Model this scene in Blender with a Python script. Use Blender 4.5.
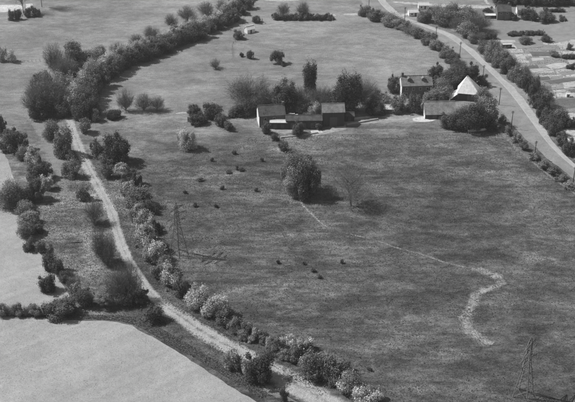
import bpy, math, random
import numpy as np
from math import sin, cos, radians, sqrt, atan, pi

for o in list(bpy.data.objects):
    bpy.data.objects.remove(o)
SC = bpy.context.scene
COL = SC.collection

# ------------------------------------------------------------------ camera
H_CAM, PITCH, FPX, PW, PH = 170.0, radians(29.0), 1000.0, 575.0, 402.0
SP, CP = sin(PITCH), cos(PITCH)
cam = bpy.data.cameras.new("camera")
camo = bpy.data.objects.new("camera", cam); COL.objects.link(camo)
camo.location = (0, 0, H_CAM)
camo.rotation_euler = (pi / 2 - PITCH, 0, 0)
cam.sensor_fit = 'HORIZONTAL'; cam.sensor_width = 36.0
cam.lens = 36.0 * FPX / PW
cam.clip_start = 1.0; cam.clip_end = 12000
SC.camera = camo

# ------------------------------------------------------------------ sky and sun
SUN_EL = radians(50.0)
SUN_AZ_XY = (-0.972, 0.235)            # towards the sun, on the ground
world = bpy.data.worlds.new("World"); SC.world = world
world.use_nodes = True
wn = world.node_tree; wn.nodes.clear()
sky = wn.nodes.new('ShaderNodeTexSky'); sky.sky_type = 'NISHITA'; sky.sun_disc = False
sky.sun_elevation = SUN_EL
sky.sun_rotation = math.atan2(SUN_AZ_XY[0], SUN_AZ_XY[1])
bw = wn.nodes.new('ShaderNodeRGBToBW')      # a black and white photograph: a grey sky
bg = wn.nodes.new('ShaderNodeBackground'); bg.inputs[1].default_value = 0.07
wo = wn.nodes.new('ShaderNodeOutputWorld')
wn.links.new(sky.outputs[0], bw.inputs[0]); wn.links.new(bw.outputs[0], bg.inputs[0]); wn.links.new(bg.outputs[0], wo.inputs[0])
sun = bpy.data.lights.new("sun", 'SUN'); sun.energy = 3.3; sun.angle = radians(0.53); sun.color = (1, 1, 1)
suno = bpy.data.objects.new("sun", sun); COL.objects.link(suno)
from mathutils import Vector
sd = Vector((SUN_AZ_XY[0] * cos(SUN_EL), SUN_AZ_XY[1] * cos(SUN_EL), sin(SUN_EL)))
suno.rotation_euler = sd.to_track_quat('Z', 'Y').to_euler()
suno.location = (-200, 300, 300)
SC.view_settings.view_transform = 'Standard'; SC.view_settings.look = 'None'
SC.view_settings.exposure = 0.45; SC.view_settings.gamma = 1.0; SC.view_settings.use_curve_mapping = False

rng = np.random.default_rng(7)
random.seed(7)

# ------------------------------------------------------------------ surveying: map sheet (photo pixels) to metres on the ground
def G(x, y, z=0.0):
    u = (x - PW / 2) / FPX; v = (y - PH / 2) / FPX
    t = (H_CAM - z) / (SP + v * CP)
    return (u * t, t * (CP - v * SP), z)
def pxm(y):                            # pixels per metre at a ground row
    return FPX * (SP + (y - PH / 2) / FPX * CP) / H_CAM
def ang(y):
    return PITCH + atan((y - PH / 2) / FPX)

# ------------------------------------------------------------------ materials
MAT = {}
def new_mat(name):
    m = bpy.data.materials.new(name); m.use_nodes = True; MAT[name] = m
    nt = m.node_tree; b = nt.nodes['Principled BSDF']
    b.inputs['Roughness'].default_value = 0.95
    b.inputs['Specular IOR Level'].default_value = 0.1
    return m, nt, b
def mth(nt, op, a, b=None, c=None, clamp=False):
    n = nt.nodes.new('ShaderNodeMath'); n.operation = op; n.use_clamp = clamp
    for i, v in enumerate((a, b, c)):
        if v is None: continue
        if isinstance(v, (int, float)): n.inputs[i].default_value = v
        else: nt.links.new(v, n.inputs[i])
    return n.outputs[0]
def noise(nt, co, scale, detail=3.0, rough=0.6, stretch=None):
    if stretch:
        mp = nt.nodes.new('ShaderNodeMapping'); mp.inputs['Scale'].default_value = stretch
        nt.links.new(co, mp.inputs[0]); co = mp.outputs[0]
    n = nt.nodes.new('ShaderNodeTexNoise'); n.inputs['Scale'].default_value = scale
    n.inputs['Detail'].default_value = detail; n.inputs['Roughness'].default_value = rough
    nt.links.new(co, n.inputs['Vector'])
    return n.outputs[0]
def coords(nt):
    return nt.nodes.new('ShaderNodeTexCoord').outputs['Object']
def contrast(nt, f, lo=0.3, hi=0.7):
    n = nt.nodes.new('ShaderNodeMapRange'); n.inputs[1].default_value = lo; n.inputs[2].default_value = hi
    n.interpolation_type = 'SMOOTHSTEP'
    nt.links.new(f, n.inputs[0]); return n.outputs[0]
def lerp(nt, f, a, b):
    n = nt.nodes.new('ShaderNodeMapRange'); nt.links.new(f, n.inputs[0])
    for i, v in ((3, a), (4, b)):
        if isinstance(v, (int, float)): n.inputs[i].default_value = v
        else: nt.links.new(v, n.inputs[i])
    return n.outputs[0]
def to_base(nt, b, val):
    nt.links.new(val, b.inputs['Base Color'])
def bump(nt, b, h, strength, dist):
    n = nt.nodes.new('ShaderNodeBump'); n.inputs['Strength'].default_value = strength; n.inputs['Distance'].default_value = dist
    nt.links.new(h, n.inputs['Height']); nt.links.new(n.outputs[0], b.inputs['Normal'])

def surface(name, base, layers, bmp=None, stretch=None):
    """layers: (scale, amount, lo, hi); each multiplies the tone by 1 +- amount"""
    m, nt, b = new_mat(name); co = coords(nt); val = None; last = None
    for (sc, am, lo, hi) in layers:
        f = contrast(nt, noise(nt, co, sc, 4.0, 0.62, stretch), lo, hi); last = f
        k = lerp(nt, f, 1 - am, 1 + am)
        val = mth(nt, 'MULTIPLY', k, base) if val is None else mth(nt, 'MULTIPLY', val, k)
    to_base(nt, b, val)
    if bmp: bump(nt, b, noise(nt, co, bmp[0], 4.0, 0.7), bmp[1], bmp[2])
    return m

# rough grass of the valley: shorter and paler beyond the farm, rank and dark on the near pasture
def grass_tone(nt, co):
    sep = nt.nodes.new('ShaderNodeSeparateXYZ'); nt.links.new(co, sep.inputs[0])
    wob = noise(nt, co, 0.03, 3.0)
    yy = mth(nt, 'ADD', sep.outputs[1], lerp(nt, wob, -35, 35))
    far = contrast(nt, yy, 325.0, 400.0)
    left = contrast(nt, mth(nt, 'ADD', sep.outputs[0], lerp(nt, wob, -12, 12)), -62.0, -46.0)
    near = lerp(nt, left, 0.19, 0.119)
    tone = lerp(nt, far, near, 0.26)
    a0 = contrast(nt, noise(nt, co, 0.013, 3.0, 0.6), 0.35, 0.65)
    a1 = contrast(nt, noise(nt, co, 0.05, 5.0, 0.65, (0.55, 1, 1)), 0.36, 0.64)
    a2 = contrast(nt, noise(nt, co, 0.15, 5.0, 0.72, (0.5, 1.0, 1.0)), 0.38, 0.62)
    a3 = contrast(nt, noise(nt, co, 0.6, 4.0, 0.78, (0.6, 1, 1)), 0.36, 0.64)
    a4 = contrast(nt, noise(nt, co, 2.6, 3.0, 0.8), 0.32, 0.68)
    v = mth(nt, 'MULTIPLY', tone, lerp(nt, a0, 0.86, 1.14))
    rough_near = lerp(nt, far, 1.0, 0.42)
    def lay(v, f, am):
        k = mth(nt, 'MULTIPLY_ADD', mth(nt, 'SUBTRACT', f, 0.5), mth(nt, 'MULTIPLY', rough_near, am * 2), 1.0)
        return mth(nt, 'MULTIPLY', v, k)
    v = lay(v, a1, 0.26); v = lay(v, a2, 0.36); v = lay(v, a3, 0.30); v = lay(v, a4, 0.36)
    d = contrast(nt, noise(nt, co, 0.55, 5.0, 0.85, (0.35, 1, 1)), 0.60, 0.74)      # bleached dead tufts
    return mth(nt, 'MULTIPLY', v, lerp(nt, d, 1.0, 1.75))
def grass_bump(nt, b, co):
    bump(nt, b, noise(nt, co, 1.4, 5.0, 0.75), 1.0, 0.45)
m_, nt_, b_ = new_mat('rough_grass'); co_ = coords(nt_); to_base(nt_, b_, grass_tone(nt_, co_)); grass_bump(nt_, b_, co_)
def blend_ground(name, base, amount, soft, sc=0.35, bias=0.0, rut=0.0, grain=0.2, own=True, lo=.40, hi=.60):
    """bare ground that breaks up into the grass towards the edge of its strip"""
    m, nt, b = new_mat(name); co = coords(nt)
    at = nt.nodes.new('ShaderNodeAttribute'); at.attribute_name = 'edge'
    n1 = noise(nt, co, sc, 5.0, 0.75); n2 = noise(nt, co, sc * 5, 4.0, 0.75)
    nn = mth(nt, 'ADD', mth(nt, 'MULTIPLY', n1, 0.65), mth(nt, 'MULTIPLY', n2, 0.35))
    e = mth(nt, 'POWER', at.outputs['Fac'], 2.0)
    f = mth(nt, 'SUBTRACT', mth(nt, 'ADD', nn, bias), mth(nt, 'MULTIPLY', e, soft))
    if rut:                            # grass left standing between the wheel ruts
        g = contrast(nt, at.outputs['Fac'], 0.0, 0.34)
        f = mth(nt, 'SUBTRACT', f, mth(nt, 'MULTIPLY', mth(nt, 'SUBTRACT', 1.0, g), rut))
    f = mth(nt, 'MULTIPLY', contrast(nt, f, lo, hi), amount)
    k = lerp(nt, contrast(nt, noise(nt, co, 0.3, 4.0, .7)), 1 - grain * .6, 1 + grain * .6)
    k = mth(nt, 'MULTIPLY', k, lerp(nt, contrast(nt, noise(nt, co, 2.2, 4.0, .75)), 1 - grain, 1 + grain))
    g = grass_tone(nt, co)
    to_base(nt, b, lerp(nt, f, g, mth(nt, 'MULTIPLY', k if own else g, base)))
    grass_bump(nt, b, co)
blend_ground('track_dirt', 0.43, 1.0, 0.52, 0.30, 0.25, 0.24, .22, True, .30, .64)
blend_ground('path_grass', 0.27, 0.9, 0.45, 0.6, 0.16)
blend_ground('patchy_mud', 0.40, 0.95, 0.40, 0.5, 0.03, 0.0, .35)
blend_ground('faint_mud', 0.36, 1.0, 0.40, 0.18, 0.0, 0.0, .35)
blend_ground('patchy_grass', 1.65, 0.9, 0.40, 0.3, 0.0, 0.0, .3, False)
blend_ground('patchy_chalk', 0.5, 1.0, 0.5, 0.6, 0.09)
blend_ground('swath', 0.27, 0.85, 0.42, 0.15, 0.15)
blend_ground('dark_grass', 0.68, 0.9, 0.45, 0.16, 0.05, 0, .2, False)
def sown():
    m, nt, b = new_mat('sown_field'); co = coords(nt)
    def wave(rot, sc, dist):
        mp = nt.nodes.new('ShaderNodeMapping'); mp.inputs['Rotation'].default_value[2] = rot; nt.links.new(co, mp.inputs[0])
        w = nt.nodes.new('ShaderNodeTexWave'); w.inputs['Scale'].default_value = sc; w.inputs['Distortion'].default_value = dist
        w.inputs['Detail'].default_value = 2.0; w.inputs['Detail Scale'].default_value = .4; nt.links.new(mp.outputs[0], w.inputs[0]); return w.outputs['Fac']
    v = lerp(nt, wave(radians(52), .11, 1.5), .350, .364)
    v = mth(nt, 'MULTIPLY', v, lerp(nt, wave(radians(52), .035, 3.0), .98, 1.02))
    tram = contrast(nt, wave(radians(52), .025, .6), .93, .99)
    v = mth(nt, 'MULTIPLY', v, lerp(nt, tram, 1.0, .94))
    for sc, am, lo, hi in ((.012, .08, .3, .7), (.06, .07, .35, .65), (.4, .06, .35, .65), (2.5, .08, .35, .65), (8.0, .16, .35, .65)):
        v = mth(nt, 'MULTIPLY', v, lerp(nt, contrast(nt, noise(nt, co, sc, 4, .65), lo, hi), 1 - am, 1 + am))
    v = mth(nt, 'MULTIPLY', v, lerp(nt, contrast(nt, noise(nt, co, 1.2, 5, .85), .66, .74), 1.0, 1.2))
    to_base(nt, b, v); bump(nt, b, noise(nt, co, 5.0, 4, .7), .7, .12)
sown()
surface('short_grass', 0.25, [(0.03, .10, .3, .7), (0.3, .10, .3, .7), (2.0, .12, .3, .7)], (2.0, .7, .2))
surface('lush_grass', 0.095, [(0.05, .12, .3, .7), (0.4, .15, .3, .7), (2.5, .15, .3, .7)], (2.0, .7, .2))
surface('trodden_grass', 0.27, [(0.08, .15, .3, .7), (0.5, .16, .3, .7), (2.5, .14, .3, .7)], (2.0, .6, .15))
surface('chalk', 0.55, [(0.2, .15, .3, .7), (1.2, .22, .3, .7)], (1.5, .7, .15))
surface('dry_mud', 0.30, [(0.3, .2, .3, .7), (1.4, .28, .3, .7)], (1.5, .8, .2), (0.5, 1.6, 1))
surface('road_concrete', 0.25, [(0.03, .10, .3, .7), (0.2, .12, .35, .65), (1.6, .10, .3, .7)], (3.0, .3, .03))
surface('footway_concrete', 0.38, [(0.08, .10, .3, .7), (0.8, .12, .3, .7)], (3.0, .3, .03))
surface('kerb_stone', 0.42, [(0.5, .1, .3, .7)])
surface('plot_pale', 0.42, [(0.1, .16, .3, .7), (0.9, .2, .35, .65)], (1.5, .6, .15), (0.4, 1.5, 1))
surface('plot_mid', 0.25, [(0.1, .12, .3, .7), (0.9, .16, .3, .7)], (1.5, .6, .15), (0.4, 1.5, 1))
surface('plot_dark', 0.14, [(0.1, .12, .3, .7), (0.9, .18, .3, .7)], (1.5, .6, .15), (0.4, 1.5, 1))
surface('whitewash', 0.78, [(0.6, .06, .3, .7), (3.0, .05, .3, .7)])
surface('white_sheeting', 0.82, [(0.25, .08, .3, .7), (1.5, .10, .35, .65), (5.0, .08, .35, .65)])
surface('brick', 0.16, [(0.4, .15, .3, .7), (3.0, .12, .3, .7)])
surface('tarred_boards', 0.075, [(0.5, .15, .3, .7), (3.0, .15, .3, .7)], None, (4.0, 4.0, 0.3))
surface('clay_tiles', 0.20, [(0.5, .26, .3, .7), (4.0, .26, .3, .7)], (6.0, .6, .05))
surface('slate', 0.095, [(0.5, .26, .3, .7), (4.0, .26, .3, .7)], (6.0, .5, .05))
surface('thatch', 0.25, [(0.5, .26, .3, .7), (4.0, .26, .3, .7)], (6.0, .6, .08))
surface('pale_roof', 0.62, [(0.6, .08, .3, .7), (3.0, .07, .3, .7)])
surface('window_frame', 0.6, [(2.0, .05, .3, .7)])
m_, nt_, b_ = new_mat('glass_pane'); b_.inputs['Base Color'].default_value = (.03, .03, .03, 1); b_.inputs['Roughness'].default_value = 0.08; b_.inputs['Specular IOR Level'].default_value = 0.5
surface('door_paint', 0.12, [(1.0, .1, .3, .7)])
surface('galvanised_steel', 0.20, [(0.8, .15, .3, .7)])
surface('insulator_glass', 0.12, [(2.0, .1, .3, .7)])
surface('pole_timber', 0.045, [(2.0, .2, .3, .7)], None, (1, 1, .2))
surface('fence_timber', 0.16, [(2.0, .2, .3, .7)])
surface('bark', 0.10, [(1.5, .2, .3, .7)], (4.0, .7, .1))

def leaf_mat(name, base, am, transl=0.25):
    m, nt, b = new_mat(name)
    oi = nt.nodes.new('ShaderNodeObjectInfo'); co = coords(nt)
    at = nt.nodes.new('ShaderNodeAttribute'); at.attribute_name = 'tone'
    k = mth(nt, 'MULTIPLY', lerp(nt, oi.outputs['Random'], 1 - am, 1 + am), base)
    v = mth(nt, 'MULTIPLY', k, lerp(nt, at.outputs['Fac'], 0.68, 1.32))
    to_base(nt, b, v); b.inputs['Roughness'].default_value = 0.7
    tr = nt.nodes.new('ShaderNodeBsdfTranslucent'); nt.links.new(v, tr.inputs[0])
    mx = nt.nodes.new('ShaderNodeMixShader'); mx.inputs[0].default_value = transl
    out = nt.nodes['Material Output']
    nt.links.new(b.outputs[0], mx.inputs[1]); nt.links.new(tr.outputs[0], mx.inputs[2]); nt.links.new(mx.outputs[0], out.inputs[0])
leaf_mat('leaf_dark', 0.14, 0.3, .3)
leaf_mat('leaf_mid', 0.25, 0.25, .3)
leaf_mat('leaf_pale', 0.38, 0.2, .3)
leaf_mat('blossom', 0.62, 0.15, 0.3)
leaf_mat('twig', 0.17, 0.2, 0.0)
leaf_mat('young_crop', 0.46, 0.0, 0.4)
leaf_mat('tussock', 0.19, 0.0, 0.3)

# ------------------------------------------------------------------ object helpers
def link(name, me, parent=None, loc=(0, 0, 0)):
    o = bpy.data.objects.new(name, me); COL.objects.link(o); o.location = loc
    if parent is not None: o.parent = parent
    return o
def tag(o, label, cat, group=None):
    o['label'] = label; o['category'] = cat
    if group: o['group'] = group
    return o
def thing(name, label, cat, loc, rz=0.0, group=None):
    o = link(name, None, None, loc); o.rotation_euler.z = rz; o.empty_display_size = 0.5
    return tag(o, label, cat, group)
def mesh(name, vs, fs, mat, smooth=False):
    me = bpy.data.meshes.new(name); me.from_pydata([tuple(map(float, v)) for v in vs], [], fs)
    for m in (mat if isinstance(mat, (list, tuple)) else [mat]): me.materials.append(MAT[m])
    me.update()
    if smooth: me.polygons.foreach_set('use_smooth', [True] * len(me.polygons))
    return me
def quads(name, V, mats, midx=None, tone=None):
    """V: (n,4,3) array of loose quads"""
    n = len(V); me = bpy.data.meshes.new(name)
    me.vertices.add(n * 4); me.vertices.foreach_set('co', V.reshape(-1).astype(np.float32))
    me.loops.add(n * 4); me.loops.foreach_set('vertex_index', np.arange(n * 4, dtype=np.int32))
    me.polygons.add(n); me.polygons.foreach_set('loop_start', np.arange(0, n * 4, 4, dtype=np.int32))
    if midx is not None: me.polygons.foreach_set('material_index', midx.astype(np.int32))
    for m in mats: me.materials.append(MAT[m])
    if tone is not None:
        a = me.attributes.new('tone', 'FLOAT', 'FACE'); a.data.foreach_set('value', tone.astype(np.float32))
    me.update(); return me

class MB:
    def __init__(s): s.v = []; s.f = []
    def box(s, c, d, rz=0.0):
        i = len(s.v); cx, cy, cz = c; a, b, h = d[0] / 2, d[1] / 2, d[2] / 2
        for z in (-h, h):
            for x, y in ((-a, -b), (a, -b), (a, b), (-a, b)):
                s.v.append((cx + x * cos(rz) - y * sin(rz), cy + x * sin(rz) + y * cos(rz), cz + z))
        s.f += [(i + 3, i + 2, i + 1, i), (i + 4, i + 5, i + 6, i + 7)] + [(i + k, i + (k + 1) % 4, i + 4 + (k + 1) % 4, i + 4 + k) for k in range(4)]
        return s
    def bar(s, p, q, r0, r1=None, n=4):
        r1 = r0 if r1 is None else r1
        p = Vector(p); q = Vector(q); d = (q - p).normalized()
        a = d.orthogonal().normalized(); b = d.cross(a); i = len(s.v)
        for c, r in ((p, r0), (q, r1)):
            for k in range(n):
                t = 2 * pi * k / n + pi / n
                s.v.append(tuple(c + (a * cos(t) + b * sin(t)) * r))
        s.f += [tuple(i + k for k in range(n))[::-1], tuple(i + n + k for k in range(n))]
        s.f += [(i + k, i + (k + 1) % n, i + n + (k + 1) % n, i + n + k) for k in range(n)]
        return s
    def prism(s, poly, d0, d1):        # polygon in x,z extruded along y
        i = len(s.v); n = len(poly)
        for y in (d0, d1): s.v += [(x, y, z) for x, z in poly]
        s.f += [tuple(range(i, i + n)), tuple(range(i + n, i + 2 * n))[::-1]]
        s.f += [(i + (k + 1) % n, i + k, i + n + k, i + n + (k + 1) % n) for k in range(n)]
        return s
    def hull(s, pts, faces):
        i = len(s.v); s.v += pts; s.f += [tuple(i + k for k in f) for f in faces]; return s
    def build(s, name, mat, parent=None, loc=(0, 0, 0)):
        return link(name, mesh(name, s.v, s.f, mat), parent, loc)

# ------------------------------------------------------------------ the ground and what lies on it
def structure(o): o['kind'] = 'structure'; return o
def stuff(o): o['kind'] = 'stuff'; return o

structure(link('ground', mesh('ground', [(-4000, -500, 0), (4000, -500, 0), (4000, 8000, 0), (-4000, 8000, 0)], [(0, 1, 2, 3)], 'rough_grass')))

def resample(P, step):
    P = [np.array(p[:2], float) for p in P]; out = []
    for a, b in zip(P[:-1], P[1:]):
        n = max(1, int(np.linalg.norm(b - a) / step))
        out += [a + (b - a) * k / n for k in range(n)]
    return out + [P[-1]]
def smooth_line(P, it=2):
    for _ in range(it):
        Q = [P[0]]
        for a, b in zip(P[:-1], P[1:]):
            a, b = np.array(a), np.array(b); Q += [a * .75 + b * .25, a * .25 + b * .75]
        P = Q + [P[-1]]
    return P
def wobble(n, amp, corr):
    k = rng.normal(0, 1, n + 4 * corr); w = np.exp(-0.5 * (np.arange(-2 * corr, 2 * corr + 1) / corr) ** 2)
    c = np.convolve(k, w, 'same')[2 * corr:2 * corr + n]; c = c / max(1e-6, np.std(c))
    return (c * .8 + rng.normal(0, .3, n)) * amp
FZ = [0]
def field(name, pix, mat, z, jit=0.4, step=0.8, rounding=0):
    FZ[0] += 1; z = .004 + .00045 * FZ[0]
    P = [np.array(G(x, y)[:2]) for x, y in pix]; step = max(step, jit * 4.5)
    if rounding: P = smooth_line(P + [P[0]], rounding)[:-1]
    P = resample(P + [P[0]], step)[:-1]
    n = len(P); w = wobble(n, jit, 3); w2 = wobble(n, jit, 3)
    vs = [(p[0] + w[i], p[1] + w2[i], z) for i, p in enumerate(P)]
    me = mesh(name, vs, [tuple(range(n))], mat)
    if me.polygons[0].normal.z < 0: me.flip_normals()
    return structure(link(name, me))
def ribbon_pts(pix, step=0.6, smooth=2):
    P = [np.array(G(p[0], p[1])[:2]) for p in pix]; W = [p[2] for p in pix]
    Q = [np.array([p[0], p[1], w]) for p, w in zip(P, W)]
    Q = smooth_line(Q, smooth)
    out = []
    for a, b in zip(Q[:-1], Q[1:]):
        n = max(1, int(np.linalg.norm((b - a)[:2]) / step))
        out += [a + (b - a) * k / n for k in range(n)]
    return out + [Q[-1]]
def ribbon(name, pix, mat, z, jit=0.25, step=0.7, smooth=2):
    FZ[0] += 1; z = .004 + .00045 * FZ[0]
    Q = ribbon_pts(pix, step, smooth); n = len(Q); T = (-1, -.6, -.3, 0, .3, .6, 1)
    wl, wr = wobble(n, jit, 4), wobble(n, jit, 4); vs, fs = [], []
    D = np.array([Q[min(i + 3, n - 1)][:2] - Q[max(i - 3, 0)][:2] for i in range(n)])
    for i, q in enumerate(Q):
        d = D[i] / max(1e-6, np.linalg.norm(D[i])); nn = np.array([-d[1], d[0]])
        for t in T:
            p = q[:2] + nn * t * (q[2] / 2 + (wl[i] if t > 0 else wr[i]))
            vs.append((p[0], p[1], z))
    m = len(T)
    for i in range(n - 1):
        for k in range(m - 1): fs.append((m * i + k, m * (i + 1) + k, m * (i + 1) + k + 1, m * i + k + 1))
    me = mesh(name, vs, fs, mat)
    if sum(p.normal.z for p in me.polygons) < 0: me.flip_normals()
    a = me.attributes.new('edge', 'FLOAT', 'POINT')
    end = np.minimum(np.arange(n), np.arange(n)[::-1]) * step
    vals = [max(abs(t), 1 - min(1, end[i] / 2.0)) for i in range(n) for t in T]
    a.data.foreach_set('value', np.array(vals, np.float32))
    return structure(link(name, me))

# fields
field('sown_field', [(-60, 120), (2, 142), (10, 160), (18, 182), (22, 210), (25, 232), (33, 250), (47, 264), (58, 282), (66, 293), (72, 302), (60, 309), (0, 308), (-60, 306)], 'sown_field', .02, .6)
field('sown_field', [(-60, 316), (0, 318), (45, 319.5), (85, 320.5), (118, 322.5), (133, 326.5), (147, 334), (170, 347), (200, 364), (232, 385), (258, 401), (282, 418), (200, 470), (-80, 470)], 'sown_field', .02, .5)
# pale patches far off
field('bare_ground', [(-20, 6), (20, 5), (22, 9), (8, 12), (-20, 13)], 'chalk', .03, .6)
field('bare_ground', [(26, 4), (33, 3.5), (34, 7), (27, 8)], 'chalk', .03, .3)
ribbon('bare_ground', [(255, -2, 8), (282, 0, 14), (305, -2, 8)], 'patchy_chalk', .03, .4)
ribbon('bare_ground', [(440, -4, 5), (460, -2, 6), (475, -3, 4)], 'patchy_chalk', .03, .4)
ribbon('bare_ground', [(324, 13.5, 3), (331, 14.5, 7), (337, 15.5, 3)], 'patchy_chalk', .03, .2)
ribbon('bare_ground', [(342, 14.5, 4), (353, 14.2, 9), (364, 14.5, 5)], 'patchy_chalk', .03, .2)
ribbon('bare_ground', [(175, 114, 2.2), (184, 112.6, 3.2), (193, 113.5, 2)], 'patchy_chalk', .03, .1)
# farm yard and its path
field('farm_yard', [(342, 117.5), (360, 117), (372, 115), (392, 114.5), (412, 116), (432, 117), (437, 120), (425, 122.5), (395, 121.5), (376, 122.5), (360, 126), (346, 129), (330, 133), (310, 136.5), (286, 139), (284, 137.5), (308, 134), (328, 130), (345, 124.5)], 'dry_mud', .03, .35)
field('farm_yard', [(412, 118), (424, 116.5), (436, 118.5), (434, 121.5), (420, 122), (411, 120.5)], 'chalk', .05, .2, .6, 2)
field('farm_yard', [(268, 129), (293, 128.2), (295, 131.5), (282, 134), (270, 132)], 'dry_mud', .03, .35)
field('farm_yard', [(310, 131.5), (320, 130.5), (322, 133), (312, 134)], 'chalk', .05, .25)
field('farm_yard', [(350, 117.5), (372, 116), (374, 117.2), (352, 119.5)], 'chalk', .05, .25)
# the dirt track
ribbon('grass_swath', [(20, 104, 8), (34, 116, 9), (46, 136, 9), (55, 156, 8), (63, 178, 7), (66, 196, 6)], 'swath', .03, .4)
ribbon('grass_swath', [(346, 127, 5), (380, 127, 7), (415, 128, 7), (445, 129, 5)], 'dark_grass', .03, .4)
ribbon('track_verge', [(262, 389, 4), (280, 392, 6), (300, 402, 6), (312, 415, 5)], 'swath', .03, .3)
ribbon('track_verge', [(166, 300, 3), (195, 316, 4), (225, 333, 4.5), (262, 352, 4)], 'patchy_grass', .03, .3)
# dry stream course and bleached ground on the pasture
ribbon('dry_stream', [(297, 192, 1.6), (302, 204, 1.8), (309, 211, 1.8), (318, 221, 1.6), (330, 229, 1.2)], 'patchy_mud', .03, .2, .5)
ribbon('dry_stream', [(330, 229, 1.5), (350, 234, 1.5), (372, 239, 1.8), (386, 244, 2.0), (397, 248, 2), (414, 252, 1.8), (432, 257.5, 2.2), (445, 263, 2), (462, 266.5, 1.6), (480, 271, 2)], 'faint_mud', .03, .2, .5)
ribbon('dry_stream', [(470, 267, 5), (488, 273, 7), (501, 278, 8), (500, 285, 7), (484, 290, 8), (474, 296, 8), (473, 304, 7), (467, 313, 7), (465, 322, 7), (470, 332, 8), (481, 339, 8), (493, 346, 7), (500, 352, 5)], 'patchy_mud', .035, .5)
for pix in ([(430, 165, 8), (470, 172, 14), (500, 174, 13), (525, 187, 10), (540, 195, 6)], [(120, 184, 5), (150, 181, 8), (190, 177, 8), (235, 174, 9), (270, 178, 8), (290, 182, 5)], [(268, 146, 10), (290, 152, 12), (300, 165, 10), (287, 172, 8)],
            [(410, 228, 6), (440, 232, 11), (470, 238, 10), (490, 242, 6)], [(70, 165, 8), (88, 180, 10), (95, 205, 9), (85, 240, 10), (95, 275, 8)], [(160, 326, 6), (185, 338, 9), (215, 355, 8), (245, 375, 5)], [(330, 352, 6), (380, 345, 10), (440, 352, 10), (480, 349, 6)],
            [(210, 300, 6), (260, 282, 12), (310, 290, 10), (350, 300, 6)], [(300, 235, 6), (250, 232, 10), (215, 228, 8)], [(520, 250, 6), (545, 262, 10), (575, 262, 9)], [(40, 243, 2.5), (60, 243.5, 3), (82, 243, 2)]):
    ribbon('bleached_grass', pix, 'patchy_grass', .03, .5, 1.0)
for pix in ([(340, 160, 8), (370, 175, 16), (395, 185, 14), (410, 200, 8)], [(380, 232, 5), (430, 243, 8), (470, 250, 9), (520, 244, 8), (570, 240, 6)], [(200, 250, 5), (250, 268, 8), (300, 275, 7)], [(430, 385, 8), (480, 370, 12), (540, 330, 12), (570, 320, 8)], [(480, 135, 5), (505, 150, 9), (540, 180, 8)]):
    ribbon('rank_grass', pix, 'dark_grass', .03, .6, 1.2)
ribbon('dirt_track', [(62, 100, 3.4), (67, 114, 3.6), (71, 126, 4.0), (77, 142, 4.4), (84, 160, 5.2), (92, 175, 5.4), (103, 194, 5.4), (110, 207, 5.0), (115, 222, 4.4), (120, 240, 4.2), (125, 253, 4.4), (134, 270, 4.8), (144, 285, 4.6), (156, 298, 4.8), (168, 308, 5.2), (181, 317, 6.2), (200, 330, 7.4), (222, 343, 7.0), (245, 355, 7.0), (265, 366, 7.6), (285, 378, 9.6), (305, 389, 10.0), (330, 404, 9), (365, 424, 8)], 'track_dirt', .04, .22)
# main road: carriageway, kerb and footway
RL = [(340, -40), (352, -14), (361, 4), (374, 15), (392, 22), (410, 29), (425, 36), (438, 43), (459, 59), (480, 82), (497, 102), (512, 125), (533, 146), (556, 164), (580, 183), (640, 230)]
RR = [(362, -40), (378, -12), (388, 4), (398, 13.5), (411, 20), (428, 25.5), (451, 33.5), (464, 42), (485, 61), (511, 83.5), (528, 105), (538, 119), (552, 142), (564, 155), (582, 170), (640, 212)]
def para(P, n=260):
    P = smooth_line([np.array(G(*p)[:2]) for p in P], 3)
    d = np.r_[0, np.cumsum([np.linalg.norm(b - a) for a, b in zip(P[:-1], P[1:])])]; P = np.array(P)
    t = np.linspace(0, d[-1], n); return np.c_[np.interp(t, d, P[:, 0]), np.interp(t, d, P[:, 1])]
LA, RA = para(RL), para(RR)
# use nearest points on the right edge so that cross sections stay square
def strip(name, f0, f1, z0, z1, mat, jit0=0, jit1=0):
    n = len(LA); vs = []; fs = []; w0, w1 = wobble(n, 1, 3) * jit0, wobble(n, 1, 3) * jit1
    for i in range(n):
        a, b = LA[i], RA[i]; d = (b - a) / np.linalg.norm(b - a)
        p = a + (b - a) * f0 + d * w0[i]; q = a + (b - a) * f1 + d * w1[i]
        vs += [(p[0], p[1], z0), (q[0], q[1], z1)]
    fs = [(2 * i, 2 * i + 1, 2 * i + 3, 2 * i + 2) for i in range(n - 1)]
    me = mesh(name, vs, fs, mat)
    if me.polygons[0].normal.z < 0: me.flip_normals()
    return structure(link(name, me))
strip('road', -0.02, .70, .06, .06, 'road_concrete', .5, 0)
strip('kerb', .70, .7001, .06, .19, 'kerb_stone')
strip('kerb', .7001, .725, .19, .19, 'kerb_stone')
strip('pavement', .725, 1.0, .185, .185, 'footway_concrete', 0, .35)
ribbon('footpath', [(436, 132, 1.5), (460, 131.2, 1.6), (480, 130, 1.7), (497, 129, 1.7), (501, 132, 1.7), (508, 140, 1.7), (520, 152, 1.7), (540, 169, 1.8), (575, 194, 1.8), (620, 225, 1.8)], 'path_grass', .04, .1)
ribbon('lane', [(390, 2, 5), (425, 4, 8), (450, 6.3, 12), (480, 6.8, 12), (501, 7.2, 8)], 'patchy_chalk', .04, .4)
ribbon('lane', [(482, -6, 3), (485, 0, 3), (489, 5, 3)], 'patchy_chalk', .06, .2)
ribbon('lane', [(396, 17, 4), (408, 13.5, 5), (420, 13, 4)], 'patchy_chalk', .07, .3)
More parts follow.
